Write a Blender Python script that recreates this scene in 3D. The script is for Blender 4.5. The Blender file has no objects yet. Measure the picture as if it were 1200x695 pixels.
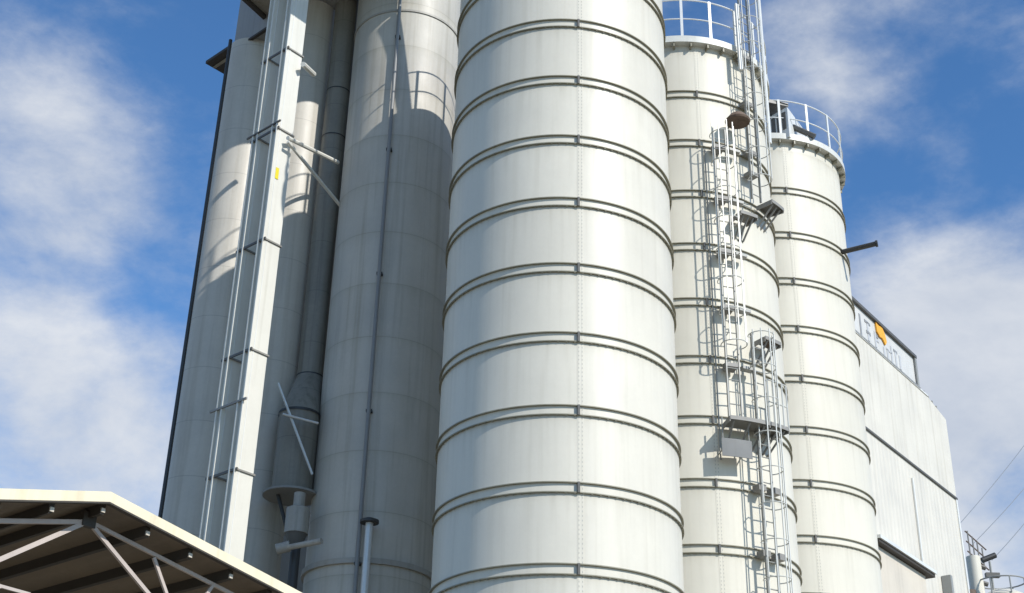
import bpy, bmesh, math, random
from mathutils import Vector
random.seed(7)
S=1.5; EYE=1.6
R_=math.radians; sin=math.sin; cos=math.cos; pi=math.pi
sc=bpy.context.scene
COL=sc.collection
def U(x,y,h): return Vector((x*S,y*S,h*S+EYE))
GR=-EYE/S            # ground height in units

# ------------------------------------------------------------ materials
def nt(name):
    m=bpy.data.materials.new(name); m.use_nodes=True
    n=m.node_tree; b=n.nodes['Principled BSDF']; return m,n,b
def paint(name,col,rough=.4,var=.08,streak=.12,metal=0.0,scale=1.0,bump=.0,dirt=(.35,.33,.28),spec=.5,seam=None):
    m,n,b=nt(name); N=n.nodes; L=n.links
    b.inputs['Roughness'].default_value=rough; b.inputs['Metallic'].default_value=metal
    b.inputs['Specular IOR Level'].default_value=spec
    tc=N.new('ShaderNodeTexCoord')
    def noise(sx,sy,sz,sc_,det=6,ro=.6):
        mp=N.new('ShaderNodeMapping'); mp.inputs['Scale'].default_value=(sx,sy,sz)
        L.new(tc.outputs['Object'],mp.inputs['Vector'])
        t=N.new('ShaderNodeTexNoise'); t.inputs['Scale'].default_value=sc_; t.inputs['Detail'].default_value=det; t.inputs['Roughness'].default_value=ro
        L.new(mp.outputs['Vector'],t.inputs['Vector']); return t.outputs['Fac']
    a=noise(1,1,1,.9*scale); s=noise(4,4,.12,1.6*scale); f=noise(1,1,1,14*scale)
    def rng(x,a0,a1,b0,b1):
        r=N.new('ShaderNodeMapRange'); r.inputs[1].default_value=a0; r.inputs[2].default_value=a1
        r.inputs[3].default_value=b0; r.inputs[4].default_value=b1; L.new(x,r.inputs[0]); return r.outputs[0]
    va=rng(a,.3,.7,1-var,1+var*.4)
    vf=rng(f,.3,.7,1-var*.35,1+var*.2)
    mu=N.new('ShaderNodeMath'); mu.operation='MULTIPLY'; L.new(va,mu.inputs[0]); L.new(vf,mu.inputs[1])
    mix=N.new('ShaderNodeMix'); mix.data_type='RGBA'
    mix.inputs['A'].default_value=(*col,1); mix.inputs['B'].default_value=(*[c*d*1.6 for c,d in zip(col,dirt)],1)
    L.new(rng(s,.5,.78,0,streak*2.2),mix.inputs['Factor'])
    mm=N.new('ShaderNodeMix'); mm.data_type='RGBA'; mm.blend_type='MULTIPLY'; mm.inputs['Factor'].default_value=1
    L.new(mix.outputs['Result'],mm.inputs['A'])
    cmb=N.new('ShaderNodeCombineColor'); 
    for i in range(3): L.new(mu.outputs[0],cmb.inputs[i])
    L.new(cmb.outputs[0],mm.inputs['B']); out=mm.outputs['Result']
    if seam:     # horizontal welded seams every `seam` metres
        sx=N.new('ShaderNodeSeparateXYZ'); L.new(tc.outputs['Object'],sx.inputs[0])
        md=N.new('ShaderNodeMath'); md.operation='MODULO'; L.new(sx.outputs['Z'],md.inputs[0]); md.inputs[1].default_value=seam
        lt=N.new('ShaderNodeMath'); lt.operation='LESS_THAN'; L.new(md.outputs[0],lt.inputs[0]); lt.inputs[1].default_value=.02
        m2=N.new('ShaderNodeMix'); m2.data_type='RGBA'; m2.blend_type='MULTIPLY'; L.new(out,m2.inputs['A']); m2.inputs['B'].default_value=(.78,.78,.78,1)
        L.new(lt.outputs[0],m2.inputs['Factor']); out=m2.outputs['Result']
    L.new(out,b.inputs['Base Color'])
    L.new(rng(a,.3,.7,rough*.85,min(1,rough*1.2)),b.inputs['Roughness'])
    bp=N.new('ShaderNodeBump'); bp.inputs['Strength'].default_value=bump if bump else .12; bp.inputs['Distance'].default_value=.02
    big=noise(1,1,.55,.8,3,.5); L.new(big if not bump else f,bp.inputs['Height']); L.new(bp.outputs[0],b.inputs['Normal'])
    return m
def ribbed(name,col,rough,period,axis,depth=.03,strength=.6,var=.06):
    m=paint(name,col,rough,var=var); n=m.node_tree; N=n.nodes; L=n.links; b=N['Principled BSDF']
    tc=N.new('ShaderNodeTexCoord'); d=N.new('ShaderNodeVectorMath'); d.operation='DOT_PRODUCT'; d.inputs[1].default_value=axis
    L.new(tc.outputs['Object'],d.inputs[0])
    mu=N.new('ShaderNodeMath'); mu.operation='MULTIPLY'; mu.inputs[1].default_value=2*pi/period; L.new(d.outputs['Value'],mu.inputs[0])
    sn=N.new('ShaderNodeMath'); sn.operation='SINE'; L.new(mu.outputs[0],sn.inputs[0])
    bp=N.new('ShaderNodeBump'); bp.inputs['Strength'].default_value=strength; bp.inputs['Distance'].default_value=depth
    L.new(sn.outputs[0],bp.inputs['Height']); L.new(bp.outputs[0],b.inputs['Normal']); return m
M={}
M['white']=paint('cream_white_coated_steel',(.675,.635,.54),.42,var=.05,streak=.10,spec=.35)
M['white_b']=paint('cream_white_coated_steel_bright',(.69,.65,.55),.46,var=.04,streak=.09,spec=.32)
M['rim']=paint('rim_steel',(.66,.65,.59),.4)
M['flange']=paint('flange_steel',(.27,.25,.18),.5,var=.2,streak=.3)
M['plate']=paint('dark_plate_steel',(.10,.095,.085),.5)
M['grey_silo']=paint('grey_painted_steel',(.485,.455,.395),.5,var=.10,streak=.28,seam=1.44)
M['grey_silo2']=paint('light_grey_painted_steel',(.55,.515,.45),.48,var=.10,streak=.2,seam=1.44)
M['duct']=paint('shade_darkened_duct_steel',(.22,.205,.17),.55,var=.2,streak=.4,seam=1.44)  # dark base colour stands in for shade on the enclosed duct
M['elev']=paint('white_gloss_casing',(.70,.68,.61),.4,var=.05,streak=.15)
M['elev_side']=paint('casing_side_steel',(.74,.74,.71),.4,var=.06,streak=.25)
M['galv']=paint('galvanised_steel',(.62,.63,.62),.42,metal=.35,var=.12)
M['galv_white']=paint('pale_galvanised_steel',(.75,.75,.72),.4,metal=.1,var=.1)
M['dark']=paint('black_pipe_steel',(.035,.035,.035),.5)
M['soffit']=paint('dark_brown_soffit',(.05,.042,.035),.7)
M['soffit_light']=paint('weathered_timber_soffit',(.30,.27,.22),.7,streak=.4)
M['panel_grey']=paint('grey_cladding',(.30,.295,.28),.5,var=.1,streak=.2)
M['concrete']=paint('pale_render_concrete',(.63,.60,.53),.8,var=.08,streak=.22,bump=.25,scale=.8)
M['clad']=ribbed('white_ribbed_cladding',(.64,.605,.53),.6,.30,(sin(R_(37)),cos(R_(37)),0),.02,.35)
M['cream']=paint('cream_fascia_paint',(.80,.70,.49),.45,var=.08,streak=.2)
M['beige']=paint('beige_wall_paint',(.62,.56,.47),.7)
al=R_(40.5)
M['sheet']=ribbed('brown_corrugated_roof_sheet',(.17,.13,.088),.6,.25,(sin(al),cos(al),0),.02,.35,.2)
M['purlin']=paint('dark_purlin_steel',(.045,.036,.026),.6)
M['truss']=paint('primer_truss_steel',(.50,.42,.37),.5,var=.15)
M['sign']=paint('white_sign_sheet',(.60,.59,.56),.5)
M['signgrey']=paint('grey_sign_lettering',(.27,.275,.28),.5)
M['signpale']=paint('pale_grey_sign_lettering',(.50,.505,.51),.5)
M['orange']=paint('orange_sign_paint',(.90,.42,.03),.5)
M['yellow']=paint('yellow_label',(.75,.62,.02),.5)
M['rust']=paint('rusty_hood_steel',(.16,.11,.08),.7,var=.3,streak=.5)
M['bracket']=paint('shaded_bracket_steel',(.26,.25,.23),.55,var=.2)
M['riser']=paint('grey_riser_pipe',(.22,.22,.215),.45)
M['midgrey']=paint('mid_grey_machine_paint',(.36,.34,.30),.5,var=.15,streak=.35)
M['guard']=paint('grey_guard_sheet',(.16,.165,.165),.55)
M['cable']=paint('pale_cable',(.34,.36,.40),.6)
M['ground']=paint('yard_concrete',(.27,.24,.185),.9,var=.2,streak=.1,scale=.3)

def grime(src,phase,period=1.5,amt=.20):
    m=src.copy(); m.name=src.name+'_grimed'; N=m.node_tree.nodes; L=m.node_tree.links; b=N['Principled BSDF']
    prev=b.inputs['Base Color'].links[0].from_socket
    tc=N.new('ShaderNodeTexCoord'); sx=N.new('ShaderNodeSeparateXYZ'); L.new(tc.outputs['Object'],sx.inputs[0])
    def mt(op,a,c=None,cl=False):
        x=N.new('ShaderNodeMath'); x.operation=op; x.use_clamp=cl
        for i,v in enumerate((a,c)):
            if v is None: continue
            if isinstance(v,(int,float)): x.inputs[i].default_value=v
            else: L.new(v,x.inputs[i])
        return x.outputs[0]
    q=mt('DIVIDE',mt('SUBTRACT',phase,sx.outputs['Z']),period)
    fr=mt('FRACT',q); fl=mt('FLOOR',q)
    mp=N.new('ShaderNodeMapping'); mp.inputs['Scale'].default_value=(5,5,.35); L.new(tc.outputs['Object'],mp.inputs['Vector'])
    cb=N.new('ShaderNodeCombineXYZ'); L.new(mt('MULTIPLY',fl,7.3),cb.inputs[0]); L.new(cb.outputs[0],mp.inputs['Location'])
    t=N.new('ShaderNodeTexNoise'); t.inputs['Scale'].default_value=1.6; t.inputs['Detail'].default_value=5; L.new(mp.outputs[0],t.inputs['Vector'])
    st=mt('MULTIPLY',mt('SUBTRACT',t.outputs['Fac'],.47,),4.5,True)
    g_=mt('MULTIPLY',mt('MULTIPLY',mt('POWER',mt('SUBTRACT',1,fr),2.2),st),amt)
    edge=mt('MULTIPLY',mt('POWER',mt('SUBTRACT',1,fr),14),.30)
    low=mt('MULTIPLY',mt('POWER',fr,22),.22)
    g_=mt('ADD',mt('ADD',g_,edge),low,True)
    mx=N.new('ShaderNodeMix'); mx.data_type='RGBA'; L.new(g_,mx.inputs['Factor']); L.new(prev,mx.inputs['A']); mx.inputs['B'].default_value=(.33,.30,.22,1)
    wn=N.new('ShaderNodeTexWhiteNoise'); wn.noise_dimensions='1D'; L.new(fl,wn.inputs['W'])
    tv=mt('ADD',mt('MULTIPLY',wn.outputs['Value'],.07),.945)
    cc=N.new('ShaderNodeCombineColor'); [L.new(tv,cc.inputs[i]) for i in range(3)]
    m2=N.new('ShaderNodeMix'); m2.data_type='RGBA'; m2.blend_type='MULTIPLY'; m2.inputs['Factor'].default_value=1
    L.new(mx.outputs['Result'],m2.inputs['A']); L.new(cc.outputs[0],m2.inputs['B'])
    L.new(m2.outputs['Result'],b.inputs['Base Color']); return m
def dotted(src):
    m=src.copy(); m.name=src.name+'_bolt_row'; N=m.node_tree.nodes; L=m.node_tree.links; b=N['Principled BSDF']
    prev=b.inputs['Base Color'].links[0].from_socket
    tc=N.new('ShaderNodeTexCoord'); sx=N.new('ShaderNodeSeparateXYZ'); L.new(tc.outputs['Object'],sx.inputs[0])
    md=N.new('ShaderNodeMath'); md.operation='MODULO'; L.new(sx.outputs['Z'],md.inputs[0]); md.inputs[1].default_value=.085
    lt=N.new('ShaderNodeMath'); lt.operation='LESS_THAN'; L.new(md.outputs[0],lt.inputs[0]); lt.inputs[1].default_value=.035
    mx=N.new('ShaderNodeMix'); mx.data_type='RGBA'; L.new(lt.outputs[0],mx.inputs['Factor']); L.new(prev,mx.inputs['A']); mx.inputs['B'].default_value=(.46,.44,.38,1)
    L.new(mx.outputs['Result'],b.inputs['Base Color']); return m
bolt_mat={'white':dotted(M['white']),'white_b':dotted(M['white_b'])}
# ------------------------------------------------------------ mesh helper
class MB:
    def __init__(s): s.bm=bmesh.new()
    def vs(s,pts): return [s.bm.verts.new(p) for p in pts]
    def box8(s,p):   # p: 8 points, bottom 4 loop, top 4 loop
        v=s.vs(p)
        for f in ((0,3,2,1),(4,5,6,7),(0,1,5,4),(1,2,6,5),(2,3,7,6),(3,0,4,7)): s.bm.faces.new([v[i] for i in f])
        return s
    def obox(s,c,ax,ay,az):   # centre and half-axis vectors (metres)
        c=Vector(c);ax=Vector(ax);ay=Vector(ay);az=Vector(az)
        return s.box8([c-ax-ay-az,c+ax-ay-az,c+ax+ay-az,c-ax+ay-az,c-ax-ay+az,c+ax-ay+az,c+ax+ay+az,c-ax+ay+az])
    def tube(s,a,b,r,n=10,r2=None):
        a=Vector(a);b=Vector(b); d=(b-a).normalized(); x=d.orthogonal().normalized(); y=d.cross(x); r2=r if r2 is None else r2
        A=[s.bm.verts.new(a+(x*cos(t)+y*sin(t))*r) for t in [2*pi*i/n for i in range(n)]]
        B=[s.bm.verts.new(b+(x*cos(t)+y*sin(t))*r2) for t in [2*pi*i/n for i in range(n)]]
        for i in range(n): s.bm.faces.new((A[i],A[(i+1)%n],B[(i+1)%n],B[i]))
        s.bm.faces.new(A[::-1]); s.bm.faces.new(B); return s
    def path(s,pts,r,n=8,closed=False):
        pts=[Vector(p) for p in pts]; m=len(pts); rings=[]
        for i,p in enumerate(pts):
            q0=pts[(i-1)%m] if (closed or i>0) else p; q1=pts[(i+1)%m] if (closed or i<m-1) else p
            d=(q1-q0).normalized(); up=Vector((0,0,1)) if abs(d.z)<.9 else Vector((1,0,0))
            x=d.cross(up).normalized(); y=d.cross(x)
            rings.append([s.bm.verts.new(p+(x*cos(2*pi*k/n)+y*sin(2*pi*k/n))*r) for k in range(n)])
        for i in range(m if closed else m-1):
            A=rings[i];B=rings[(i+1)%m]
            for k in range(n): s.bm.faces.new((A[k],A[(k+1)%n],B[(k+1)%n],B[k]))
        if not closed: s.bm.faces.new(rings[0][::-1]); s.bm.faces.new(rings[-1])
        return s
    def lathe(s,cx,cy,prof,n=144,a0=0,a1=360,closed_prof=False):  # prof: (r,h) units
        full=abs(a1-a0)>=359.9; cnt=n if full else n+1; cols=[]
        for i in range(cnt):
            a=R_(a0+(a1-a0)*i/n); col=[]
            for r,h in prof:
                col.append(s.bm.verts.new(U(cx+r*sin(a),cy-r*cos(a),h)))
            cols.append(col)
        m=len(prof)
        for i in range(n):
            A=cols[i];B=cols[(i+1)%cnt]
            for k in range(m if closed_prof else m-1):
                k2=(k+1)%m
                try: s.bm.faces.new((A[k],B[k],B[k2],A[k2]))
                except ValueError: pass
        if closed_prof and not full: s.bm.faces.new(cols[0]); s.bm.faces.new(cols[-1][::-1])
        return s
    def build(s,name,mat,parent=None,smooth=True):
        bm=s.bm
        bmesh.ops.remove_doubles(bm,verts=bm.verts,dist=1e-5)
        bmesh.ops.recalc_face_normals(bm,faces=bm.faces)
        if smooth:
            for f in bm.faces: f.smooth=True
            for e in bm.edges:
                if len(e.link_faces)!=2 or e.calc_face_angle(0)>.6: e.smooth=False
        org=None
        if parent is None:
            xs=[v.co for v in bm.verts]
            org=Vector((sum(v.x for v in xs)/len(xs),sum(v.y for v in xs)/len(xs),min(v.z for v in xs)))
        else: org=WL[parent.name]
        for v in bm.verts: v.co-=org
        me=bpy.data.meshes.new(name); bm.to_mesh(me); bm.free(); me.materials.append(mat if not isinstance(mat,str) else M[mat])
        o=bpy.data.objects.new(name,me); COL.objects.link(o)
        if parent is None: o.location=org; WL[o.name]=org.copy()
        else: o.parent=parent; WL[o.name]=org.copy()
        return o
WL={}
def tag(o,label=None,cat=None,group=None,kind=None):
    if label: o['label']=label
    if cat: o['category']=cat
    if group: o['group']=group
    if kind: o['kind']=kind
    return o
def thing(name,label,cat,loc,group=None):
    o=bpy.data.objects.new(name,None); COL.objects.link(o); o.location=loc; o.empty_display_size=.5; WL[o.name]=Vector(loc)
    return tag(o,label,cat,group)
def clone(o,d):
    c=o.copy(); COL.objects.link(c); c.location=o.location+Vector(d); WL[c.name]=WL[o.name]; return c
def cyl(c,phi,r,h):       # point round a silo axis, phi from the -Y side towards +X
    a=R_(phi); return U(c[0]+r*sin(a),c[1]-r*cos(a),h)
def frame(phi):
    a=R_(phi); return Vector((sin(a),-cos(a),0)),Vector((cos(a),sin(a),0))
Z=Vector((0,0,1))

# ------------------------------------------------------------ ground
g=bmesh.new(); bmesh.ops.create_grid(g,x_segments=2,y_segments=2,size=3000)
me=bpy.data.meshes.new('ground'); g.to_mesh(me); g.free(); me.materials.append(M['ground'])
go=bpy.data.objects.new('ground',me); COL.objects.link(go); tag(go,kind='structure')

# ------------------------------------------------------------ bolted silos
RS=1.6; FL=.032
def silo(c,ring0,top,seam_phi,label,wall,rail_posts,roof=True):
    t=thing('storage_silo',label,'silo',U(c[0],c[1],GR),'banded cream storage silos in a row')
    MB().lathe(*c,[(RS,GR),(RS,top)],192).build('shell',grime(M[wall],(ring0-.13-GR)*S),t)
    MB().lathe(*c,[(RS,top),(RS*.5,top+.22),(.02,top+.30)],96).build('roof',wall,t)
    first=None; k=0; h=ring0
    ms=MB()
    while h>GR+.3:
        if first is None:
            b=MB()
            for z in (h,h-.125):
                b.lathe(*c,[(RS-.004,z-.0065),(RS+FL,z-.0065),(RS+FL,z+.0065),(RS-.004,z+.0065)],160,closed_prof=True)
            for i in range(96):
                p=i*3.75+1.2; o,tt=frame(p)
                b.obox(cyl(c,p,RS+FL*.6,h-.125-.012),o*.010,tt*.014,Z*.008)
            first=b.build('stiffener_ring','flange',t)
            sp=[]
            for q in (seam_phi,seam_phi+120,seam_phi+240):
                o,tt=frame(q); 
                sp.append(MB().obox(cyl(c,q,RS+.026,h-.0625),o*.032,tt*.022,Z*.10).build('splice_plate','plate',t))
        else:
            clone(first,(0,0,(h-ring0)*S))
            for s_ in sp: clone(s_,(0,0,(h-ring0)*S))
        h-=1
    # bolted vertical seam: lapped strip with two rows of bolt heads
    for q0 in (seam_phi+1.0,seam_phi+121,seam_phi+241):
        for dq in (-.75,.75):
            o,tt=frame(q0+dq); MB().obox(cyl(c,q0+dq,RS,(GR+top)/2),o*.006,tt*.008,Z*((top-GR)/2-.03)*S).build('bolt_row',bolt_mat[wall],t,smooth=False)
        o,tt=frame(q0)
        MB().obox(cyl(c,q0,RS-.004,(GR+top)/2),o*.0095,tt*.06,Z*((top-GR)/2-.02)*S).build('lap_strip',wall,t,smooth=False)
    # roof rim, toe board and guard rail
    MB().lathe(*c,[(RS-.02,top-.03),(RS+.13,top-.03),(RS+.13,top+.10),(RS+.115,top+.10),(RS+.115,top-.012),(RS-.02,top-.012)],144,closed_prof=True).build('roof_rim','rim',t)
    bk=None
    for i in range(36):
        p=i*10+3; o,tt=frame(p)
        MBk=MB().obox(cyl(c,p,RS+.06,top-.075),o*.085,tt*.02,Z*.055).build('rim_bracket','flange',t)
    rr=RS+.11
    for nm,z,r in (('handrail',top+.90,.021),('mid_rail',top+.48,.019)):
        MB().path([cyl(c,i*3,rr,z) for i in range(120)],r,8,True).build(nm,'galv_white',t)
    for p in rail_posts:
        o,tt=frame(p)
        MB().obox(cyl(c,p,rr,top+.45),o*.018,tt*.035,Z*.70).build('rail_post','galv_white',t)
    return t
Ac=(.666,17.145);Bc=(2.908,20.663);Cc=(5.118,24.131)
TA=15.0;TB=15.1;TC=15.52
sA=silo(Ac,13.70,TA,6.6,'largest and nearest cream silo with stacked stiffener bands in the centre','white',[x*20+5 for x in range(18)])
sB=silo(Bc,14.10,TB,5.6,'cream banded silo carrying the caged ladders, behind the nearest silo','white_b',[x*17.14-2 for x in range(21)])
sC=silo(Cc,14.42,TC,5.5,'farthest cream banded silo with a dark hatch on its roof beside the concrete building','white_b',[x*20+4 for x in range(18)])
# outlet pipe high on the far silo
o,tt=frame(50)
p0=U(6.33,23.10,13.38);p1=U(6.98,22.82,13.38)
MB().tube(U(6.2,23.3,13.38),p1,.075,14).tube(p1,p1+(p1-p0).normalized()*.06,.10,14).build('outlet_pipe','dark',sC)
# roof hatch housing of the far silo
def at(az,t,h): return Vector((t*sin(R_(az))*S,t*cos(R_(az))*S,h*S+EYE))
hp=[at(12.6,23.3,0),at(13.55,23.0,0),at(14.6,24.3,0),at(13.6,24.6,0)]
hz0=TC*S+EYE; 
b=MB(); b.box8([Vector((p.x,p.y,hz0)) for p in hp]+[Vector((p.x,p.y,hz0+1.05)) for p in hp]); hh=b.build('roof_hatch','galv_white',sC,smooth=False)
def lerp(a,b_,t): return a+(b_-a)*t
for k in range(3):
    a=lerp(hp[0],hp[1],.15+k*.28); c_=lerp(hp[0],hp[1],.33+k*.28)
    d=(hp[1]-hp[0]).normalized(); nrm=Vector((d.y,-d.x,0))
    m=(a+c_)/2; m.z=hz0+.62
    MB().obox(m+nrm*.01,(c_-a)/2*1.0,nrm*.012,Z*.30).build('louvre_opening','plate',hh,smooth=False)
a=hp[0].copy(); a.z=hz0+1.10; c_=at(14.75,23.3,TC+.12)
MB().tube(a,c_,.09,6).build('hatch_beam','plate',sC,smooth=False)
a=at(12.75,23.2,TC+.86); 
MB().obox(a,Vector((.40,.12,0)),Vector((-.1,.3,0)),Z*.06).build('hatch_lid','plate',sC,smooth=False)

# ------------------------------------------------------------ caged ladders on silo B
def ladder(c,phi,h0,h1,label,cage0,r0=.30,w=.105,hoop=.20,bars=(-78,-40,0,40,78)):
    o,tt=frame(phi); base=cyl(c,phi,RS+.19,h0)
    t=thing('caged_ladder',label,'ladder',base,'caged access ladders on the silo')
    P=lambda out,tg,h: cyl(c,phi,RS+.19,h)+o*(out*S)+tt*(tg*S)
    for sgn in (-1,1):
        MB().obox(P(0,sgn*w,(h0+h1)/2),o*.030,tt*.014,Z*(h1-h0)/2*S).build('side_rail','galv_dim',t,smooth=False)
    n=int((h1-h0)/.2); rg=None
    for i in range(n):
        if rg is None: rg=MB().tube(P(0,-w,h0+.1),P(0,w,h0+.1),.014,6).build('rung','galv_dim',t)
        else: clone(rg,(0,0,i*.2*S))
    hp_=None; z=cage0; i=0
    while z<=h1+.001:
        if hp_ is None:
            pts=[P(.10+hoop*cos(R_(a)),hoop*sin(R_(a)),z) for a in range(-128,129,16)]
            pts=[P(0,-w,z)]+pts+[P(0,w,z)]
            hp_=MB().path(pts,.013,6).build('cage_hoop','galv_lite',t)
        else: clone(hp_,(0,0,(z-cage0)*S))
        z+=.55
    for a in bars:
        MB().obox(P(.10+hoop*cos(R_(a)),hoop*sin(R_(a)),(cage0+h1)/2),o*.010,tt*.012,Z*(h1-cage0)/2*S).build('cage_bar','galv_lite',t,smooth=False)
    return t
M['galv_dim']=paint('dull_galvanised_steel',(.33,.33,.31),.5,metal=.1,var=.15)
M['galv_lite']=paint('light_galvanised_strip',(.62,.62,.58),.45,metal=.1,var=.12)
l2=ladder(Bc,15.5,7.95,13.25,'long middle caged ladder between the wide platform and the rusty hood',9.2)
l1=ladder(Bc,30.5,GR+.05,9.5,'lowest caged ladder rising through the wide platform, right of the grey guard plate',1.2)
l3=ladder(Bc,37.5,12.05,16.45,'uppermost caged ladder reaching above the silo roof rail',12.4,hoop=.20)
for h in [12.97,11.97,10.97,9.97,8.97]:
    o,tt=frame(15)
    for l,ph in ((l2,15.2),):
        o,tt=frame(ph)
        MB().box8([cyl(Bc,ph-3.2,RS+.05,h-.13),cyl(Bc,ph+3,RS+.05,h-.13),cyl(Bc,ph+3,RS+.21,h-.10),cyl(Bc,ph-3.2,RS+.21,h-.10),
                   cyl(Bc,ph-3.2,RS+.05,h-.01),cyl(Bc,ph+3,RS+.05,h-.01),cyl(Bc,ph+3,RS+.21,h-.04),cyl(Bc,ph-3.2,RS+.21,h-.04)]).build('standoff_bracket','bracket',l,smooth=False)
    MB().obox(cyl(Bc,24.5,RS+.14,h-.07),frame(24.5)[0]*.09,frame(24.5)[1]*.16,Z*.035).build('stay_bar','galv_dim',l2,smooth=False)
for h in [x-.07 for x in (8.1,7.1,6.1,5.1,4.1,3.1,2.1,1.1,.1)]:
    for ph in (28.0,37.5):
        MB().obox(cyl(Bc,ph,RS+.12,h-.03),frame(ph)[0]*.12,frame(ph)[1]*.10,Z*.07).build('standoff_bracket','bracket',l1,smooth=False)
for h in (15.03,14.03,13.03,12.6):
    MB().obox(cyl(Bc,37,RS+.12,h-.03),frame(37)[0]*.12,frame(37)[1]*.14,Z*.05).build('standoff_bracket','bracket',l3,smooth=False)
# tall stanchions beside the upper ladder
for ph,h0,h1 in ((31,14.6,16.05),(52,13.4,17.1)):
    MB().obox(cyl(Bc,ph,RS+.24,(h0+h1)/2),frame(ph)[0]*.03,frame(ph)[1]*.05,Z*(h1-h0)/2*S).build('stanchion','galv_white',l3,smooth=False)

def deck(phi0,phi1,r0,r1,h,label,mat='plate',edge='bracket',rail=0,thick=.05):
    mid=(phi0+phi1)/2
    t=thing('access_platform',label,'platform',cyl(Bc,mid,RS+r0,h),'access platforms on the silo')
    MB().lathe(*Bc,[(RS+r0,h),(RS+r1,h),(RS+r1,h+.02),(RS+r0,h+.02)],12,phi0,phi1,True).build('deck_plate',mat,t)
    MB().lathe(*Bc,[(RS+r1,h-.03),(RS+r1+.010,h-.03),(RS+r1+.010,h+.03),(RS+r1,h+.03)],12,phi0,phi1,True).build('toe_board',edge,t)
    for ph in (phi0,phi1):
        o,tt=frame(ph); MB().obox(cyl(Bc,ph,RS+(r0+r1)/2,h-.02),o*(r1-r0)/2*S,tt*.012,Z*.06).build('side_beam',edge,t,smooth=False)
    for ph in (phi0+2,(phi0+phi1)/2,phi1-2):
        MB().tube(cyl(Bc,ph,RS+.01,h-.34),cyl(Bc,ph,RS+r1-.03,h-.03),.025,6).build('support_strut',edge,t)
    if rail:
        for z in (rail,rail*.5):
            MB().path([cyl(Bc,phi0+(phi1-phi0)*i/10,RS+r1,h+z) for i in range(11)],.017,6).build('guard_rail','galv_lite',t)
        for i in range(5):
            ph=phi0+(phi1-phi0)*i/4
            MB().tube(cyl(Bc,ph,RS+r1,h),cyl(Bc,ph,RS+r1,h+rail),.018,6).build('rail_post','galv_lite',t)
    return t
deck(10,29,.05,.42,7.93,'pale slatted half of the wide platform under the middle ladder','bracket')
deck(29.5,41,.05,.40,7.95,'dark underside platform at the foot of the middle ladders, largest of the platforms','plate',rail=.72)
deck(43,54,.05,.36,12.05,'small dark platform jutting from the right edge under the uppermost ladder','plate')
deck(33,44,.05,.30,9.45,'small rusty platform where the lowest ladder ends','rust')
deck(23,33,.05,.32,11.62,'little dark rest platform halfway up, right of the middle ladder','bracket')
# rusty hood over the middle ladder
t=thing('ladder_hood','rusty brown hood plate above the top of the middle ladder','hood',cyl(Bc,26,RS,13.42))
b=MB(); o,tt=frame(26)
ctr=cyl(Bc,26,RS+.28,13.50)
b.lathe(Bc[0]+(RS+.26)*sin(R_(26)),Bc[1]-(RS+.26)*cos(R_(26)),[(.005,13.60),(.13,13.57),(.215,13.46),(.20,13.43),(.12,13.45),(.005,13.46)],24)
b.build('hood_plate','rust',t)
MB().tube(cyl(Bc,26,RS,13.5),cyl(Bc,26,RS+.2,13.5),.03,8).build('hood_arm','galv_dim',t)
# grey guard plate hanging below the middle ladder
t=thing('guard_plate','grey sheet guard hanging under the wide ladder platform','guard plate',cyl(Bc,14.5,RS+.05,7.32))
MB().lathe(*Bc,[(RS+.25,7.38),(RS+.262,7.38),(RS+.262,7.66),(RS+.25,7.66)],16,7.2,22.0,True).build('guard_sheet','guard',t)
for ph in (8,21): MB().tube(cyl(Bc,ph,RS+.24,7.4),cyl(Bc,ph,RS+.24,8.0),.016,6).build('hanger','galv_dim',t)
for ph in (8,21): MB().tube(cyl(Bc,ph,RS,7.5),cyl(Bc,ph,RS+.25,7.5),.016,6).build('wall_stay','galv_dim',t)
# cable conduit down the left of the ladder
t=tag(MB().tube(cyl(Bc,8.5,RS+.04,7.4),cyl(Bc,8.5,RS+.04,12.9),.018,8).build('conduit','galv_dim'),'thin grey conduit left of the middle ladder','conduit')

# ------------------------------------------------------------ smooth grey silos behind
Dc=(20.55*sin(R_(-5.78)),20.55*cos(R_(-5.78))); DR=.972
t=thing('storage_silo','smooth tall grey silo with a vertical pipe, half shaded by the largest silo','silo',U(*Dc,GR))
MB().lathe(*Dc,[(DR,GR),(DR,18.6)],128).build('shell',grime(M['grey_silo'],0,1.44,.22),t)
MB().lathe(*Dc,[(DR,18.6),(.4,18.9),(.02,18.95)],96).build('roof','grey_silo',t)
MB().lathe(*Dc,[(DR,5.82),(DR+.045,5.82),(DR+.045,5.90),(DR,5.90)],96,closed_prof=True).build('band',M['midgrey'],t)
MB().lathe(*Dc,[(DR,16.02),(DR+.02,16.02),(DR+.02,16.06),(DR,16.06)],96,closed_prof=True).build('band',M['midgrey'],t)
v=tag(MB().path([cyl(Dc,-4.2,DR+.09,GR),cyl(Dc,-4.2,DR+.09,18.7)],.048,12).build('riser_pipe','riser'),'tall thin riser pipe clipped to the front of the smooth grey silo','pipe')
h=1.0
while h<18:
    MB().obox(cyl(Dc,-4.2,DR+.04,h),frame(-4.2)[0]*.07,frame(-4.2)[1]*.07,Z*.03).build('pipe_clip','dark',v,smooth=False); h+=2.4
v=thing('vent_pipe','short pale vent pipe with a dark flat cap, foot of the smooth silo','pipe',cyl(Dc,4,DR+.25,GR))
MB().tube(cyl(Dc,3.5,DR+.22,GR),cyl(Dc,3.5,DR+.22,6.36),.085,16).build('stack','galv',v)
MB().tube(cyl(Dc,3.5,DR+.22,6.36),cyl(Dc,3.5,DR+.22,6.40),.21,20).tube(cyl(Dc,3.5,DR+.22,6.40),cyl(Dc,3.5,DR+.22,6.43),.10,20).build('cap','dark',v)

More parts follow.
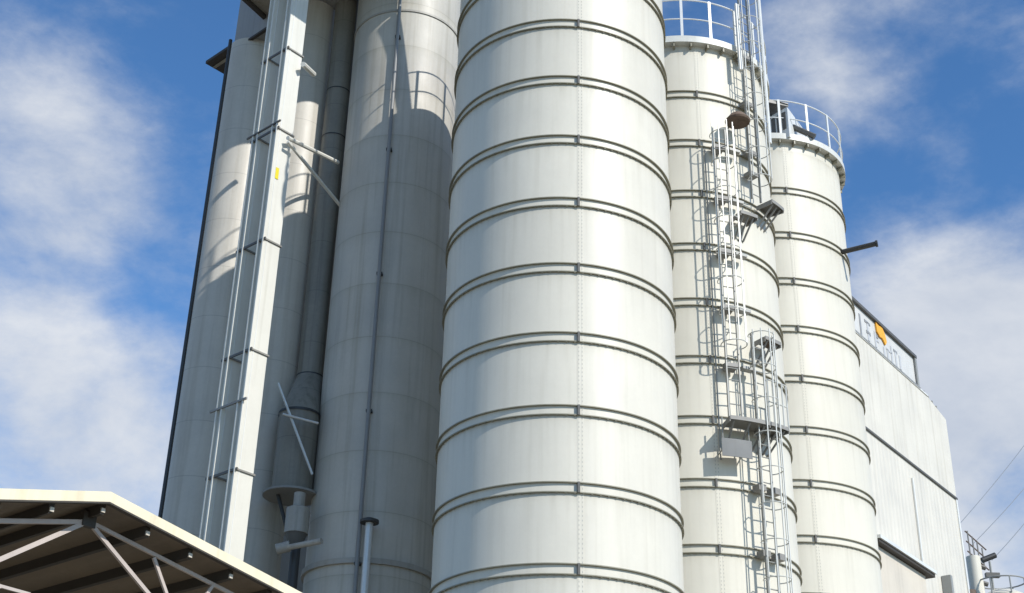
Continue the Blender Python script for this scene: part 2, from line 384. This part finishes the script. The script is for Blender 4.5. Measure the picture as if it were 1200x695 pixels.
t=thing('storage_silo','added smooth grey silo blocking sky light, unseen behind the largest banded silo','silo',U(.35,24.0,GR))  # unseen silo added to keep sky light off the smooth silo's right side
MB().lathe(.35,24.0,[(.97,GR),(.97,18.6)],96).build('shell','grey_silo',t)
MB().lathe(.35,24.0,[(.97,18.6),(.02,18.9)],96).build('roof','grey_silo',t)
t=thing('rear_building','dark grey clad building glimpsed in the slits between the grey silos','building',U(-2,26.5,GR))
q0=Vector((-5.1,25.4,0))*S; q1=Vector((.9,27.2,0))*S; dq=(q1-q0).normalized(); dn=Vector((-dq.y,dq.x,0))
MB().box8([q0,q1,q1+dn*9,q0+dn*9]+[p+Z*(18*S) for p in (q0,q1,q1+dn*9,q0+dn*9)]).build('wall','panel_grey',t,smooth=False)
b=MB(); b.box8([p+Z*(18*S+.003) for p in (q0-dq*.3-dn*.3,q1+dq*.3-dn*.3,q1+dn*9.3,q0-dq*.3+dn*9.3)]+[p+Z*(18*S+.3) for p in (q0-dq*.3-dn*.3,q1+dq*.3-dn*.3,q1+dn*9.3,q0-dq*.3+dn*9.3)]); b.build('roof_slab','soffit',t,smooth=False)
Fc=(-5.07,21.3); FR=.515
t=thing('storage_silo','narrow grey silo at the far left under the dark eaves platform','silo',U(*Fc,GR))
MB().lathe(*Fc,[(FR,GR),(FR,16.38)],96).build('shell','grey_silo2',t)
Ec=(-4.01,20.92); ER=.50
t=thing('storage_silo','grey silo between the white elevator legs and the dark duct','silo',U(*Ec,GR))
MB().lathe(*Ec,[(ER,GR),(ER,19)],96).build('shell','grey_silo2',t)
MB().lathe(*Ec,[(ER,19),(.02,19.2)],96).build('roof','grey_silo2',t)
# dark pipe down the left edge
a=at(-14.70,21.35,16.2); c_=at(-14.70,21.35,GR)
v=tag(MB().tube(c_,a,.05,10).build('downpipe','dark'),'black downpipe running the full height of the left silo edge','pipe')

# dark duct with widened hopper
t=thing('dust_duct','shade-darkened grey duct widening to a flanged hopper beside the smooth silo','duct',at(-9.07,20.9,6))
g0=at(-9.07,20.9,0);g1=at(-9.36,20.4,0)
def cone(b,pa,ra,ha,pb,rb,hb,n=40):
    A=[b.bm.verts.new((pa.x+ra*S*cos(2*pi*i/n),pa.y+ra*S*sin(2*pi*i/n),ha*S+EYE)) for i in range(n)]
    B=[b.bm.verts.new((pb.x+rb*S*cos(2*pi*i/n),pb.y+rb*S*sin(2*pi*i/n),hb*S+EYE)) for i in range(n)]
    for i in range(n): b.bm.faces.new((A[i],A[(i+1)%n],B[(i+1)%n],B[i]))
hh_=lambda el,tt_: tt_*math.tan(R_(el))
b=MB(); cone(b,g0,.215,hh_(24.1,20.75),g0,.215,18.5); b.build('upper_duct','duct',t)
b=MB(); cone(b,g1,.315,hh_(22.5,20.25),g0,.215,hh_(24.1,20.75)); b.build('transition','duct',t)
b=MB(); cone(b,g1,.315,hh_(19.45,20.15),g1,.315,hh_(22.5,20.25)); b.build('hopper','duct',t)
for hz in (hh_(24.1,20.75),14.0,15.02):
    b=MB(); cone(b,g0,.222,hz-.012,g0,.222,hz+.012); b.build('duct_joint','dark',t)
b=MB(); cone(b,g1,.33,hh_(22.5,20.25)-.02,g1,.33,hh_(22.5,20.25)+.02); b.build('duct_joint','dark',t)
b=MB(); cone(b,g1,.44,hh_(19.35,20.1)-.025,g1,.44,hh_(19.35,20.1)+.01); b.bm.faces.new(list(b.bm.verts)[:40]); b.build('base_flange','bracket',t)
MB().tube(at(-10.0,20.35,hh_(19.3,20.3)),at(-9.25,20.3,hh_(17.3,20.3)),.045,8).build('brace','dark',t)
# hopper stiffener skirt: lighter strip left of the hopper
# filter with motor below the duct
t=thing('filter_unit','small grey filter pot with motor and horizontal tube under the duct','filter',at(-9.0,19.9,5.6))
q=lambda el,tt_=19.9: tt_*math.tan(R_(el))
MB().tube(at(-9.0,19.9,q(17.55)),at(-9.0,19.9,q(18.55)),.27,24).tube(at(-9.0,19.9,q(18.55)),at(-9.0,19.9,q(18.62)),.27,24,.2).build('filter_body','midgrey',t)
MB().tube(at(-9.0,19.9,q(18.62)),at(-9.0,19.9,q(19.2)),.13,16).build('neck','midgrey',t)
MB().tube(at(-9.0,19.9,q(17.0)),at(-9.0,19.9,q(17.55)),.14,16,.25).build('cone','plate',t)
MB().tube(at(-9.45,19.7,q(16.95,19.7)),at(-7.9,19.3,q(17.35,19.3)),.065,14).build('cross_tube','midgrey',t)
MB().tube(at(-9.75,19.72,q(16.9,19.7)),at(-9.2,19.68,q(17.05,19.7)),.12,16).build('motor','midgrey',t)
MB().tube(at(-8.95,19.9,q(14,19.9)),at(-8.95,19.9,q(17.0)),.11,12).build('drop_pipe','dark',t)
# struts tying the silo front
def strut(a,b_,r,label,mat='elev'):
    return tag(MB().tube(a,b_,r,8).build('strut',mat),label,'strut',None)
Lh=lambda el: 19.25*math.tan(R_(el)); Dh=lambda el:20.3*math.tan(R_(el))
strut(at(-11.30,19.25,Lh(33.65)),at(-8.75,20.45,20.45*math.tan(R_(32.9))),.055,'upper white strut from the elevator leg to the smooth silo, level one')
strut(at(-11.28,19.25,Lh(33.5)),at(-8.45,20.45,20.45*math.tan(R_(31.15))),.045,'upper white strut from the elevator leg slanting steeply down')
strut(at(-10.45,19.85,19.85*math.tan(R_(23.6))),at(-8.55,20.0,20.0*math.tan(R_(20.0))),.03,'lower thin diagonal strut crossing the dark hopper','galv')
strut(at(-10.1,19.85,19.85*math.tan(R_(22.35))),at(-8.5,19.9,19.9*math.tan(R_(22.1))),.03,'thin level strut across the top of the hopper','galv')
strut(at(-10.98,19.3,19.3*math.tan(R_(36.7))),at(-10.38,19.75,19.75*math.tan(R_(36.35))),.07,'short white stub strut high on the right elevator leg')

# ------------------------------------------------------------ bucket elevator (two casing legs)
Np=Vector((19.3*sin(R_(-11.77))*S,19.3*cos(R_(-11.77))*S,0))
d1=Vector((sin(R_(42)),cos(R_(42)),0)); d2=Vector((sin(R_(-48)),cos(R_(-48)),0))
t=thing('bucket_elevator','white twin leg bucket elevator rising in front of the grey silos','elevator',Vector((Np.x,Np.y,0)))
w1=.295*S;w2=.15*S;ln=.66*S; ztop=17.0*S+EYE
def leg(off):
    base=Np+d2*off
    b=MB(); b.box8([base,base+d1*w1,base+d1*w1+d2*w2,base+d2*w2]+[p+Z*ztop for p in (base,base+d1*w1,base+d1*w1+d2*w2,base+d2*w2)])
    L_=b.build('leg','elev',t,smooth=False)
    # corner lips with a dark gap line beside them
    for (o1,o2) in ((0,0),(0,w2)):
        p=base+d1*o1+d2*o2
        sg=1 if o2 else -1
        b=MB(); b.obox(p-d1*.038+d2*(-sg*.022)+Z*ztop/2,d1*.038,d2*.020,Z*ztop/2); b.build('corner_lip','elev',L_,smooth=False)
    b=MB(); b.obox(base-d1*.005+d2*(w2/2)+Z*ztop/2,d1*.004,d2*.018,Z*ztop/2); b.build('side_seam','plate',L_,smooth=False)
    b=MB(); b.obox(base+d1*.045-d2*.004+Z*ztop/2,d1*.010,d2*.004,Z*ztop/2); b.build('edge_seam','elev_side',L_,smooth=False)
leg(0); leg(ln-w2)
for h in (14.67,13.01,10.88,8.94,7.0,5.2,3.3,1.4):
    z=h*S+EYE; b=MB()
    e=.035
    for off in (0,ln-w2):
        p=[Np+d2*off-d1*e-d2*e,Np+d2*off+d1*(w1+e)-d2*e,Np+d2*off+d1*(w1+e)+d2*(w2+e),Np+d2*off-d1*e+d2*(w2+e)]
        b.box8([q_+Z*(z-.02) for q_ in p]+[q_+Z*(z+.02) for q_ in p])
    b.build('casing_flange','bracket',t,smooth=False)
    b=MB(); b.obox(Np-d1*.05+d2*ln/2+Z*z,d1*.015,d2*(ln/2+.06),Z*.03).build('tie_bar','plate',t,smooth=False)
b=MB(); b.obox(Np-d1*.07+d2*(ln/2+.05)+Z*(8.1*S+EYE),d1*.02,d2*(ln/2+.16),Z*.025).build('tie_bar','bracket',t,smooth=False)
b=MB(); b.obox(Np-d1*.07+d2*(ln/2+.05)+Z*(13.12*S+EYE),d1*.02,d2*(ln/2+.16),Z*.02).build('tie_bar','plate',t,smooth=False)
# yellow warning label
MB().obox(Np+d1*.09-d2*.012+Z*(19.3*math.tan(R_(32.2))*S+EYE),d1*.05,d2*.003,Z*.16).build('warning_label','yellow',t,smooth=False)
# head gallery above the legs (out of frame, shades the silos behind)
PQ=lambda p_,q_,h: U(p_*.695+q_*.719,p_*.719-q_*.695,h)
b=MB(); b.box8([PQ(10.3,-17.2,17.05),PQ(12.45,-17.2,17.05),PQ(12.45,-13.6,17.05),PQ(10.3,-13.6,17.05),PQ(10.3,-17.2,18.6),PQ(12.45,-17.2,18.6),PQ(12.45,-13.6,18.6),PQ(10.3,-13.6,18.6)])
b.build('head_housing','panel_grey',t,smooth=False)
tag(MB().tube(PQ(12.42,-13.7,16.9),PQ(12.85,-10.7,15.2),.15,14).build('filling_pipe','galv'),'sloping filling pipe from the elevator head to the roof of the largest silo','pipe')

# ------------------------------------------------------------ headhouse over the left silo
t=thing('headhouse','grey boxy headhouse with dark eaves on top of the left silo','headhouse',at(-14.0,21.5,16.4))
hp_=16.35
def L2(az,t_): return Vector((t_*sin(R_(az))*S,t_*cos(R_(az))*S,0))
K=L2(-13.36,21.25); 
e1=Vector((sin(R_(-47)),cos(R_(-47)),0)); e2=Vector((sin(R_(43)),cos(R_(43)),0))
zb=hp_*S+EYE
wl=[K-e1*.6,K+e1*1.18,K+e1*1.18+e2*2.2,K-e1*.6+e2*2.2]
b=MB(); b.box8([p+Z*zb for p in wl]+[p+Z*(zb+2.6) for p in wl]); b.build('wall','panel_grey',t,smooth=False)
b=MB(); b.obox(K+e1*.28-e2*.05+Z*(zb-.03),e1*.92,e2*.045,Z*.035); b.build('wall_base_beam','soffit',t,smooth=False)
pl=[K+e1*1.0-e2*.27,K+e1*2.11-e2*.27,K+e1*2.11+e2*.78,K+e1*1.0+e2*.78]
b=MB(); b.box8([p+Z*(zb-.10) for p in pl]+[p+Z*(zb-.003) for p in pl]); b.build('eaves_platform','soffit',t,smooth=False)
for k_ in (.25,.62): 
    b=MB(); b.obox(K+e1*1.55+e2*(k_*1.05-.27)+Z*(zb-.13),e1*.5,e2*.03,Z*.028).build('platform_joist','soffit_light',t,smooth=False)
b=MB(); b.obox(K+e1*1.45+e2*.55+Z*(zb-.25),e1*.18,e2*.18,Z*.14).build('gutter_box','soffit',t,smooth=False)
# gallery slab above
zr=21.0*math.tan(R_(38.5))*S+EYE
ga=L2(-14.45,20.7); gb=L2(-12.9,21.3)
gd=(gb-ga).normalized(); gn=Vector((gd.y,-gd.x,0))
rp=[ga-gd*1.0,ga+gd*1.6,ga+gd*1.6+gn*.95,ga-gd*1.0+gn*.95]
b=MB(); b.box8([p+Z*(zr+.06) for p in rp]+[p+Z*(zr+.3) for p in rp]); b.build('roof_slab','soffit_light',t,smooth=False)
b=MB(); b.obox((rp[0]+rp[1])/2+gn*.05+Z*(zr+.02),gd*1.28,gn*.06,Z*.07).build('roof_edge','soffit',t,smooth=False)

# ------------------------------------------------------------ industrial building on the right
T16=27.5; u37=Vector((sin(R_(37)),cos(R_(37)),0)); n37=Vector((cos(R_(37)),-sin(R_(37)),0))
def bt(az): return T16*sin(R_(21))/sin(R_(37-az))
def BP(az,out=0): 
    q_=bt(az); return Vector((q_*sin(R_(az))*S,q_*cos(R_(az))*S,0))+n37*out
def BH(az,el): return bt(az)*math.tan(R_(el))*S+EYE
t=thing('industrial_building','pale concrete and ribbed steel building behind the far silo, lettered sign on top','building',BP(17.5))
zt=BH(16,25.48); zs=(BH(19.02,18.88)); aL=14.6; aR=19.05
def prism(b,az0,az1,z0,z1a,z1b,depth,out=0,extra=None):
    a=BP(az0,out);c=BP(az1,out)
    b.box8([a+Z*z0,c+Z*z0,c-n37*depth+Z*z0,a-n37*depth+Z*z0,a+Z*z1a,c+Z*z1b,c-n37*depth+Z*z1b,a-n37*depth+Z*z1a])
b=MB(); a=BP(aL);k1=BP(18.42);c=BP(aR)
front=[a+Z*zs,c+Z*zs,c+Z*(BH(aR,21.98)),k1+Z*zt,a+Z*zt]
A_=b.vs(front);B_=b.vs([p-n37*12 for p in front])
b.bm.faces.new(A_); b.bm.faces.new(B_[::-1])
for i in range(5): b.bm.faces.new((A_[i],B_[i],B_[(i+1)%5],A_[(i+1)%5]))
b.build('upper_wall','concrete',t,smooth=False)
b=MB(); prism(b,aL,aR,0,zs-.03,zs-.03,11.9,-.02); b.build('lower_wall','clad',t,smooth=False)
b=MB(); prism(b,aL,aR,zs-.035,zs+.03,zs+.03,.2,.04); b.build('belt_trim','plate',t,smooth=False)
b=MB(); prism(b,17.35,17.38,0,BH(17.37,19.8),BH(17.37,19.8),.05,.04); b.build('downpipe','elev_side',t,smooth=False)
b=MB(); prism(b,aR-.04,aR+.0,0,zs,zs,.05,.02); b.build('corner_trim','elev_side',t,smooth=False)
b=MB(); prism(b,aL,18.42,zt,zt+.05,zt+.05,.3,.03); b.build('coping','elev_side',t,smooth=False)
for k in range(6):
    a_=18.12+k*.14; zc=zt if a_<18.42 else zt-(zt-BH(aR,21.98))*(a_-18.42)/(aR-18.42)
    MB().tube(BP(a_,-.1)+Z*zc,BP(a_,-.1)+Z*(zc+.22),.04,6).build('roof_stud','bracket',t)
# roof sign box
sb=thing('roof_sign','white lettered sign board with an orange emblem along the building roof edge','sign',BP(17)+Z*zt)
z1=zt+.06; z2=BH(15.96,26.85)
b=MB(); prism(b,aL,18.12,z1,z2,z2,2.2,-.06); b.build('sign_board','sign',sb,smooth=False)
b=MB(); prism(b,aL,18.14,z2+.003,z2+.11,z2+.11,2.3,.04); b.build('cap_beam','plate',sb,smooth=False)
b=MB(); prism(b,aL,18.16,z2+.11,z2+.16,z2+.16,2.5,-.10); b.build('cap_sheet','galv',sb,smooth=False)
b=MB(); prism(b,18.08,18.14,z1-.03,z2,z2,.05,.02); b.build('corner_post','galv_dim',sb,smooth=False)
b=MB(); prism(b,aL,18.14,z1-.05,z1+.03,z1+.03,.1,.03); b.build('bottom_rail','galv_dim',sb,smooth=False)
def mark(az0,az1,f0,f1,mat,name='letter_stroke',slant=0):
    H=z2-z1; b=MB(); q0=BP(az0,-.045);q1=BP(az1,-.045); dz=slant
    b.box8([q0+Z*(z1+f0*H),q1+Z*(z1+f0*H+dz),q1-n37*.012+Z*(z1+f0*H+dz),q0-n37*.012+Z*(z1+f0*H),q0+Z*(z1+f1*H),q1+Z*(z1+f1*H+dz),q1-n37*.012+Z*(z1+f1*H+dz),q0-n37*.012+Z*(z1+f1*H)])
    b.build(name,mat,sb,smooth=False)
mark(15.98,16.04,.05,.80,'signgrey')
mark(16.20,16.42,.70,.78,'signgrey'); mark(16.28,16.35,.15,.78,'signpale'); mark(16.24,16.40,.36,.46,'signgrey')
mark(16.56,16.62,.15,.66,'signpale'); mark(16.62,16.72,.38,.46,'signpale')
# orange emblem: an irregular flag shape
b=MB(); H=z2-z1
pts=[(16.64,.70),(16.74,.60),(16.84,.62),(16.94,.48),(17.00,.62),(16.96,.84),(16.86,1.02),(16.74,.96),(16.62,.98)]
A_=b.vs([BP(a_,.0)+Z*(z1+f_*H) for a_,f_ in pts]); B_=b.vs([BP(a_,-.05)+Z*(z1+f_*H) for a_,f_ in pts])
b.bm.faces.new(A_); b.bm.faces.new(B_[::-1])
for i in range(len(pts)): b.bm.faces.new((A_[i],B_[i],B_[(i+1)%len(pts)],A_[(i+1)%len(pts)]))
b.build('emblem','orange',sb,smooth=False)
mark(16.62,16.70,.50,.62,'signgrey')
mark(16.88,16.94,.08,.40,'signpale'); mark(17.02,17.08,.10,.44,'signpale'); mark(17.0,17.22,.40,.46,'signpale')
mark(17.18,17.24,.12,.66,'signpale'); mark(17.30,17.44,.58,.66,'signgrey'); mark(17.34,17.40,.12,.58,'signpale'); mark(17.50,17.56,.14,.6,'signpale')
# small loading canopy at the foot
t2=thing('loading_canopy','small dark edged canopy low on the ribbed wall, beside the far silo','canopy',BP(16.6))
zc=BH(16.6,16.2)
b=MB(); prism(b,15.0,17.12,zc,zc+.10,zc+.10,.6,.56); b.build('canopy_slab','soffit',t2,smooth=False)
b=MB(); prism(b,15.0,17.13,zc+.10,zc+.2,zc+.2,.64,.62); b.build('canopy_sheet','galv_white',t2,smooth=False)
b=MB(); prism(b,15.0,16.95,0,zc-.02,zc-.02,.4,.38); b.build('side_wall','beige',t2,smooth=False)
b=MB(); prism(b,18.05,18.12,0,BH(18.1,15.9),BH(18.1,15.9),.3,.3); b.build('flue','galv_dim',t2,smooth=False)

# ------------------------------------------------------------ far equipment at the lower right
k=36/32
def FV(s,h,dy=0): return Vector(((8+s)*k*S,(36+dy)*S,h*k*S+EYE))
t=thing('distant_tank','small cream tank with roof rail beyond the right edge of the building','tank',FV(3.85,0))
cx,cy=(8+3.85)*k,36.0
MB().lathe(cx,cy,[(.62,GR),(.62,9.12*k),(.30,9.28*k),(.02,9.30*k)],48).build('tank_shell','white_b',t)
for h in (9.05,8.4,7.8): MB().lathe(cx,cy,[(.62,h*k-.02),(.65,h*k-.02),(.65,h*k+.02),(.62,h*k+.02)],48,closed_prof=True).build('tank_band','flange',t)
MB().path([Vector(((cx+.64*cos(i*pi/12))*S,(cy+.64*sin(i*pi/12))*S,(9.12*k+.42)*S+EYE)) for i in range(24)],.03,6,True).build('tank_rail','galv_dim',t)
for i in range(8): 
    p=Vector(((cx+.64*cos(i*pi/4))*S,(cy+.64*sin(i*pi/4))*S,0)); MB().tube(p+Z*(9.1*k*S+EYE),p+Z*((9.12*k+.42)*S+EYE),.03,6).build('tank_post','galv_dim',t)
t=thing('floodlight_mast','dark floodlight bar on a thin mast above the distant cream tank','floodlight',FV(3.62,9.4))
MB().tube(FV(3.64,9.15),FV(3.64,10.0),.05,8).build('mast','galv_dim',t)
MB().tube(FV(3.46,10.02),FV(3.80,10.16),.12,10).build('lamp_bar','dark',t)
MB().obox(FV(3.66,9.66),Vector((.28,0,0)),Vector((0,.1,0)),Z*.09).build('lamp_box','plate',t,smooth=False)
t=thing('roof_plant','cluttered pipework and railings peeking past the building corner','pipework',FV(3.3,8.8))
MB().tube(FV(3.25,8.6),FV(3.25,10.1),.28,16).build('plant_drum','white_b',t)
for hz in (9.55,9.95): MB().tube(FV(3.15,hz),FV(3.52,hz-.12),.10,8).build('plant_pipe','plate',t)
for i in range(4): MB().tube(FV(3.2+i*.1,9.8),FV(3.2+i*.1,10.75-i*.14),.03,6).build('plant_post','bracket',t)
for z_ in (0,.25,.5): MB().tube(FV(3.14,10.75-z_),FV(3.6,10.28-z_),.028,6).build('plant_rail','rust',t)
MB().path([FV(3.32+.09*cos(a*pi/8),9.35+.12*sin(a*pi/8)) for a in range(16)],.05,6,True).build('pipe_bend','bracket',t)
MB().tube(FV(3.02,9.0),FV(3.02,9.25),.35,12).build('plant_vent','rust',t)
# overhead cables climbing to the upper right
for i,(s0,h0,s1,h1) in enumerate(((3.0,10.88,5.6,13.82),(3.2,10.33,5.6,12.80),(3.7,10.03,5.6,12.10))):
    a=FV(s0,h0,4); c_=FV(s1,h1,4); a.x*=40/36; c_.x*=40/36; a.z=(a.z-EYE)*40/36+EYE; c_.z=(c_.z-EYE)*40/36+EYE
    pts=[a.lerp(c_,j/12)-Z*(.12*sin(pi*j/12)) for j in range(13)]
    tag(MB().path(pts,.017,5).build('overhead_cable','cable'),('highest','middle','lowest')[i]+' of the three thin overhead cables against the sky at right','cable','overhead cables at the right edge')

# ------------------------------------------------------------ open shed roof, lower left
ua=Vector((sin(al),cos(al),0)); wa=Vector((-cos(al),sin(al),0))
P0=Vector((8.5*sin(R_(-16.91)),8.5*cos(R_(-16.91)),0))*S
pr,pL=math.tan(R_(9.2)),math.tan(R_(14.7)); H0=2.843
def RP(s,kk,dh=0):   # roof surface point, s along gable (units), kk back along the ridge
    h=H0-(s*pr if s>0 else -s*pL)+dh
    return P0+ua*(s*S)+wa*(kk*S)+Z*(h*S+EYE)
t=thing('open_shed','open sided shed roof with cream fascia, brown sheets and exposed truss','shed',Vector((P0.x,P0.y,0)))
sR,sL,kB=3.0,-3.6,9.0
for s0,s1 in ((0,sR),(sL,0)):
    b=MB(); lo=-.064; b.box8([RP(s0,.02,lo),RP(s1,.02,lo),RP(s1,kB,lo),RP(s0,kB,lo),RP(s0,.02,lo+.02),RP(s1,.02,lo+.02),RP(s1,kB,lo+.02),RP(s0,kB,lo+.02)])
    b.build('roof_sheet','sheet',t,smooth=False)
    b=MB(); b.box8([RP(s0,-.02,-.066),RP(s1,-.02,-.066),RP(s1,.018,-.066),RP(s0,.018,-.066),RP(s0,-.02,0),RP(s1,-.02,0),RP(s1,.018,0),RP(s0,.018,0)])
    b.build('fascia','cream',t,smooth=False)
    b=MB(); b.box8([RP(s0,-.026,-.078),RP(s1,-.026,-.078),RP(s1,.012,-.078),RP(s0,.012,-.078),RP(s0,-.026,-.067),RP(s1,-.026,-.067),RP(s1,.012,-.067),RP(s0,.012,-.067)])
    b.build('fascia_drip','purlin',t,smooth=False)
for s in [x*.3475+.0 for x in range(-9,9)]:
    dp=.085
    b=MB(); b.box8([RP(s-.014,.04,-.13),RP(s+.014,.04,-.13),RP(s+.014,kB,-.13),RP(s-.014,kB,-.13),RP(s-.02,.04,-.066),RP(s+.02,.04,-.066),RP(s+.02,kB,-.066),RP(s-.02,kB,-.066)])
    b.build('purlin','purlin',t,smooth=False)
    b=MB(); q_=RP(s,.035,-.11); b.obox(q_,ua*.020,wa*.010,Z*.020).build('purlin_cleat','beige',t,smooth=False)
def TP(s,h,kk=.18): return P0+ua*(s*S)+wa*(kk*S)+Z*(h*S+EYE)
first=[]
def member(a,b_,r,nm='truss_web',mat='truss',kk=.18): 
    A_=TP(*a,kk);B2=TP(*b_,kk); dd=(B2-A_).normalized(); nn=wa.cross(dd).normalized()
    m=(A_+B2)/2
    return MB().obox(m,dd*((B2-A_).length/2),nn*(r*.62),wa*(r*.5)).build(nm,mat,t,smooth=False)
for kk in (.18,3.4,6.6):
    member((0.02,2.690),(3.0,2.690-3.0*pr),.028,'top_chord',kk=kk)
    member((-.02,2.680),(-3.6,2.680-3.6*pL*.98),.034,'top_chord',kk=kk)
    member((-.02,2.676),(-1.25,1.81),.035,kk=kk)
    member((0.02,2.68),(.80,2.166),.030,kk=kk)
    member((.521,2.588),(.80,2.166),.026,kk=kk)
    member((1.02,2.528),(.80,2.166),.026,kk=kk)
    member((1.6,2.43),(.80,2.166),.026,kk=kk)
    member((-1.1,2.37),(-1.25,1.81),.028,kk=kk)
    member((-2.0,2.14),(-1.25,1.81),.028,kk=kk)
    member((-3.6,1.72),(-1.25,1.81),.03,'bottom_chord',kk=kk)
    member((3.0,2.15),(.80,2.166),.03,'bottom_chord',kk=kk)
    member((-1.25,1.81),(-.499,2.163),.03,kk=kk)
    for s,hh2 in ((3.0,2.25),(-3.6,1.75)):
        q_=TP(s,0,kk); MB().tube(Vector((q_.x,q_.y,0)),Vector((q_.x,q_.y,hh2*S+EYE)),.09,12).build('column','truss',t)
member((-.62,2.166),(-.30,2.160),.022)
q_=TP(0,2.70); MB().obox(q_+Z*.0,ua*.07,wa*.03,Z*.07).build('ridge_gusset','purlin',t,smooth=False)

# ------------------------------------------------------------ camera, sun, sky
cam=bpy.data.cameras.new('camera'); co=bpy.data.objects.new('camera',cam); COL.objects.link(co); sc.camera=co
cam.sensor_width=36; cam.lens=36*1606.684/1200; cam.clip_end=8000; cam.clip_start=.1
p,r=.4853,.0250
F=Vector((0,cos(p),sin(p)));Uv=Vector((0,-sin(p),cos(p)));Rv=Vector((1,0,0))
R2=cos(r)*Rv+sin(r)*Uv; U2=-sin(r)*Rv+cos(r)*Uv
from mathutils import Matrix
m=Matrix((R2,U2,-F)).transposed().to_4x4(); m.translation=Vector((0,0,EYE)); co.matrix_world=m
SAZ,SEL=134,35
sd=Vector((sin(R_(SAZ))*cos(R_(SEL)),cos(R_(SAZ))*cos(R_(SEL)),sin(R_(SEL))))
sun=bpy.data.lights.new('sun','SUN'); sun.energy=4.35; sun.angle=R_(.53); sun.color=(1,.965,.90)
so=bpy.data.objects.new('sun',sun); COL.objects.link(so); so.rotation_euler=sd.to_track_quat('Z','Y').to_euler(); so.location=(30,-30,60)
w=bpy.data.worlds.new('World'); sc.world=w; w.use_nodes=True; n=w.node_tree; N=n.nodes; L=n.links
bg=N['Background']; bg.inputs['Strength'].default_value=.12
sky=N.new('ShaderNodeTexSky'); sky.sky_type='NISHITA'; sky.sun_disc=False; sky.sun_elevation=R_(SEL); sky.sun_rotation=R_(SAZ)
sky.air_density=1.0; sky.dust_density=.3; sky.ozone_density=2.5
tc=N.new('ShaderNodeTexCoord')
def math_(op,a,b_=None,cl=False):
    x=N.new('ShaderNodeMath'); x.operation=op; x.use_clamp=cl
    for i,v in enumerate((a,b_)):
        if v is None: continue
        if isinstance(v,(int,float)): x.inputs[i].default_value=v
        else: L.new(v,x.inputs[i])
    return x.outputs[0]
def ray(px,py):
    d=F+R2*((px-600)/1606.684)-U2*((py-347.5)/1606.684); return d.normalized()
def blob(px,py,rad,amp):
    d=ray(px,py); v=N.new('ShaderNodeVectorMath'); v.operation='DOT_PRODUCT'; L.new(tc.outputs['Generated'],v.inputs[0]); v.inputs[1].default_value=d
    sg=rad/1606.684
    e=math_('MULTIPLY',math_('SUBTRACT',v.outputs['Value'],1),2/(sg*sg))
    return math_('MULTIPLY',math_('EXPONENT',e),amp)
def cn(scale,stretch,det=8,ro=.6,off=(0,0,0),dist=.4):
    mp=N.new('ShaderNodeMapping'); mp.inputs['Scale'].default_value=stretch; mp.inputs['Location'].default_value=off; mp.inputs['Rotation'].default_value=(0,R_(18),R_(10))
    L.new(tc.outputs['Generated'],mp.inputs['Vector'])
    t_=N.new('ShaderNodeTexNoise'); t_.inputs['Scale'].default_value=scale; t_.inputs['Detail'].default_value=det; t_.inputs['Roughness'].default_value=ro; t_.inputs['Distortion'].default_value=dist
    L.new(mp.outputs[0],t_.inputs['Vector']); return t_.outputs['Fac']
base=cn(6.0,(1,1,1.7),10,.58,(3.1,.4,1.2),.15)
fine=cn(22,(1,1,1.8),8,.66,(.3,2.4,.2),.1)
tot=math_('ADD',math_('MULTIPLY',math_('SUBTRACT',base,.5),1.9),math_('MULTIPLY',math_('SUBTRACT',fine,.5),.6))
for b_ in [(40,170,110,.45),(120,260,60,.2),(30,430,170,.42),(130,560,150,.45),(60,40,80,-.10),(150,345,55,-.35),(215,60,80,-.25),
           (1130,390,120,.75),(1190,470,150,.5),(1060,520,120,.4),(1180,560,50,-.3),(1165,630,90,.35),(1030,230,75,-.5),(950,60,70,.22),(1000,110,60,.22),(1130,150,90,-.12),(1140,90,80,-.15),(1180,230,70,-.3),(1120,170,30,.25)]:
    tot=math_('ADD',tot,blob(*b_))
mr=N.new('ShaderNodeMapRange'); mr.interpolation_type='SMOOTHSTEP'; mr.inputs[1].default_value=-.30; mr.inputs[2].default_value=.88; mr.inputs[3].default_value=0.0; mr.inputs[4].default_value=.92; L.new(tot,mr.inputs[0])
tint=N.new('ShaderNodeMix'); tint.data_type='RGBA'; tint.blend_type='MULTIPLY'; tint.inputs['Factor'].default_value=1; L.new(sky.outputs[0],tint.inputs['A']); tint.inputs['B'].default_value=(.70,1.12,1.45,1)
mx=N.new('ShaderNodeMix'); mx.data_type='RGBA'; L.new(mr.outputs[0],mx.inputs['Factor']); L.new(tint.outputs['Result'],mx.inputs['A']); cc_=N.new('ShaderNodeMix'); cc_.data_type='RGBA'; cc_.inputs['A'].default_value=(4.3,4.8,5.7,1); cc_.inputs['B'].default_value=(6.6,6.8,7.1,1)
crr=N.new('ShaderNodeMapRange'); crr.inputs[1].default_value=.35; crr.inputs[2].default_value=.68; L.new(base,crr.inputs[0]); L.new(crr.outputs[0],cc_.inputs['Factor']); L.new(cc_.outputs['Result'],mx.inputs['B'])
L.new(mx.outputs['Result'],bg.inputs['Color'])
sc.view_settings.view_transform='Standard'; sc.view_settings.look='None'; sc.view_settings.exposure=0
sc.render.engine='CYCLES'
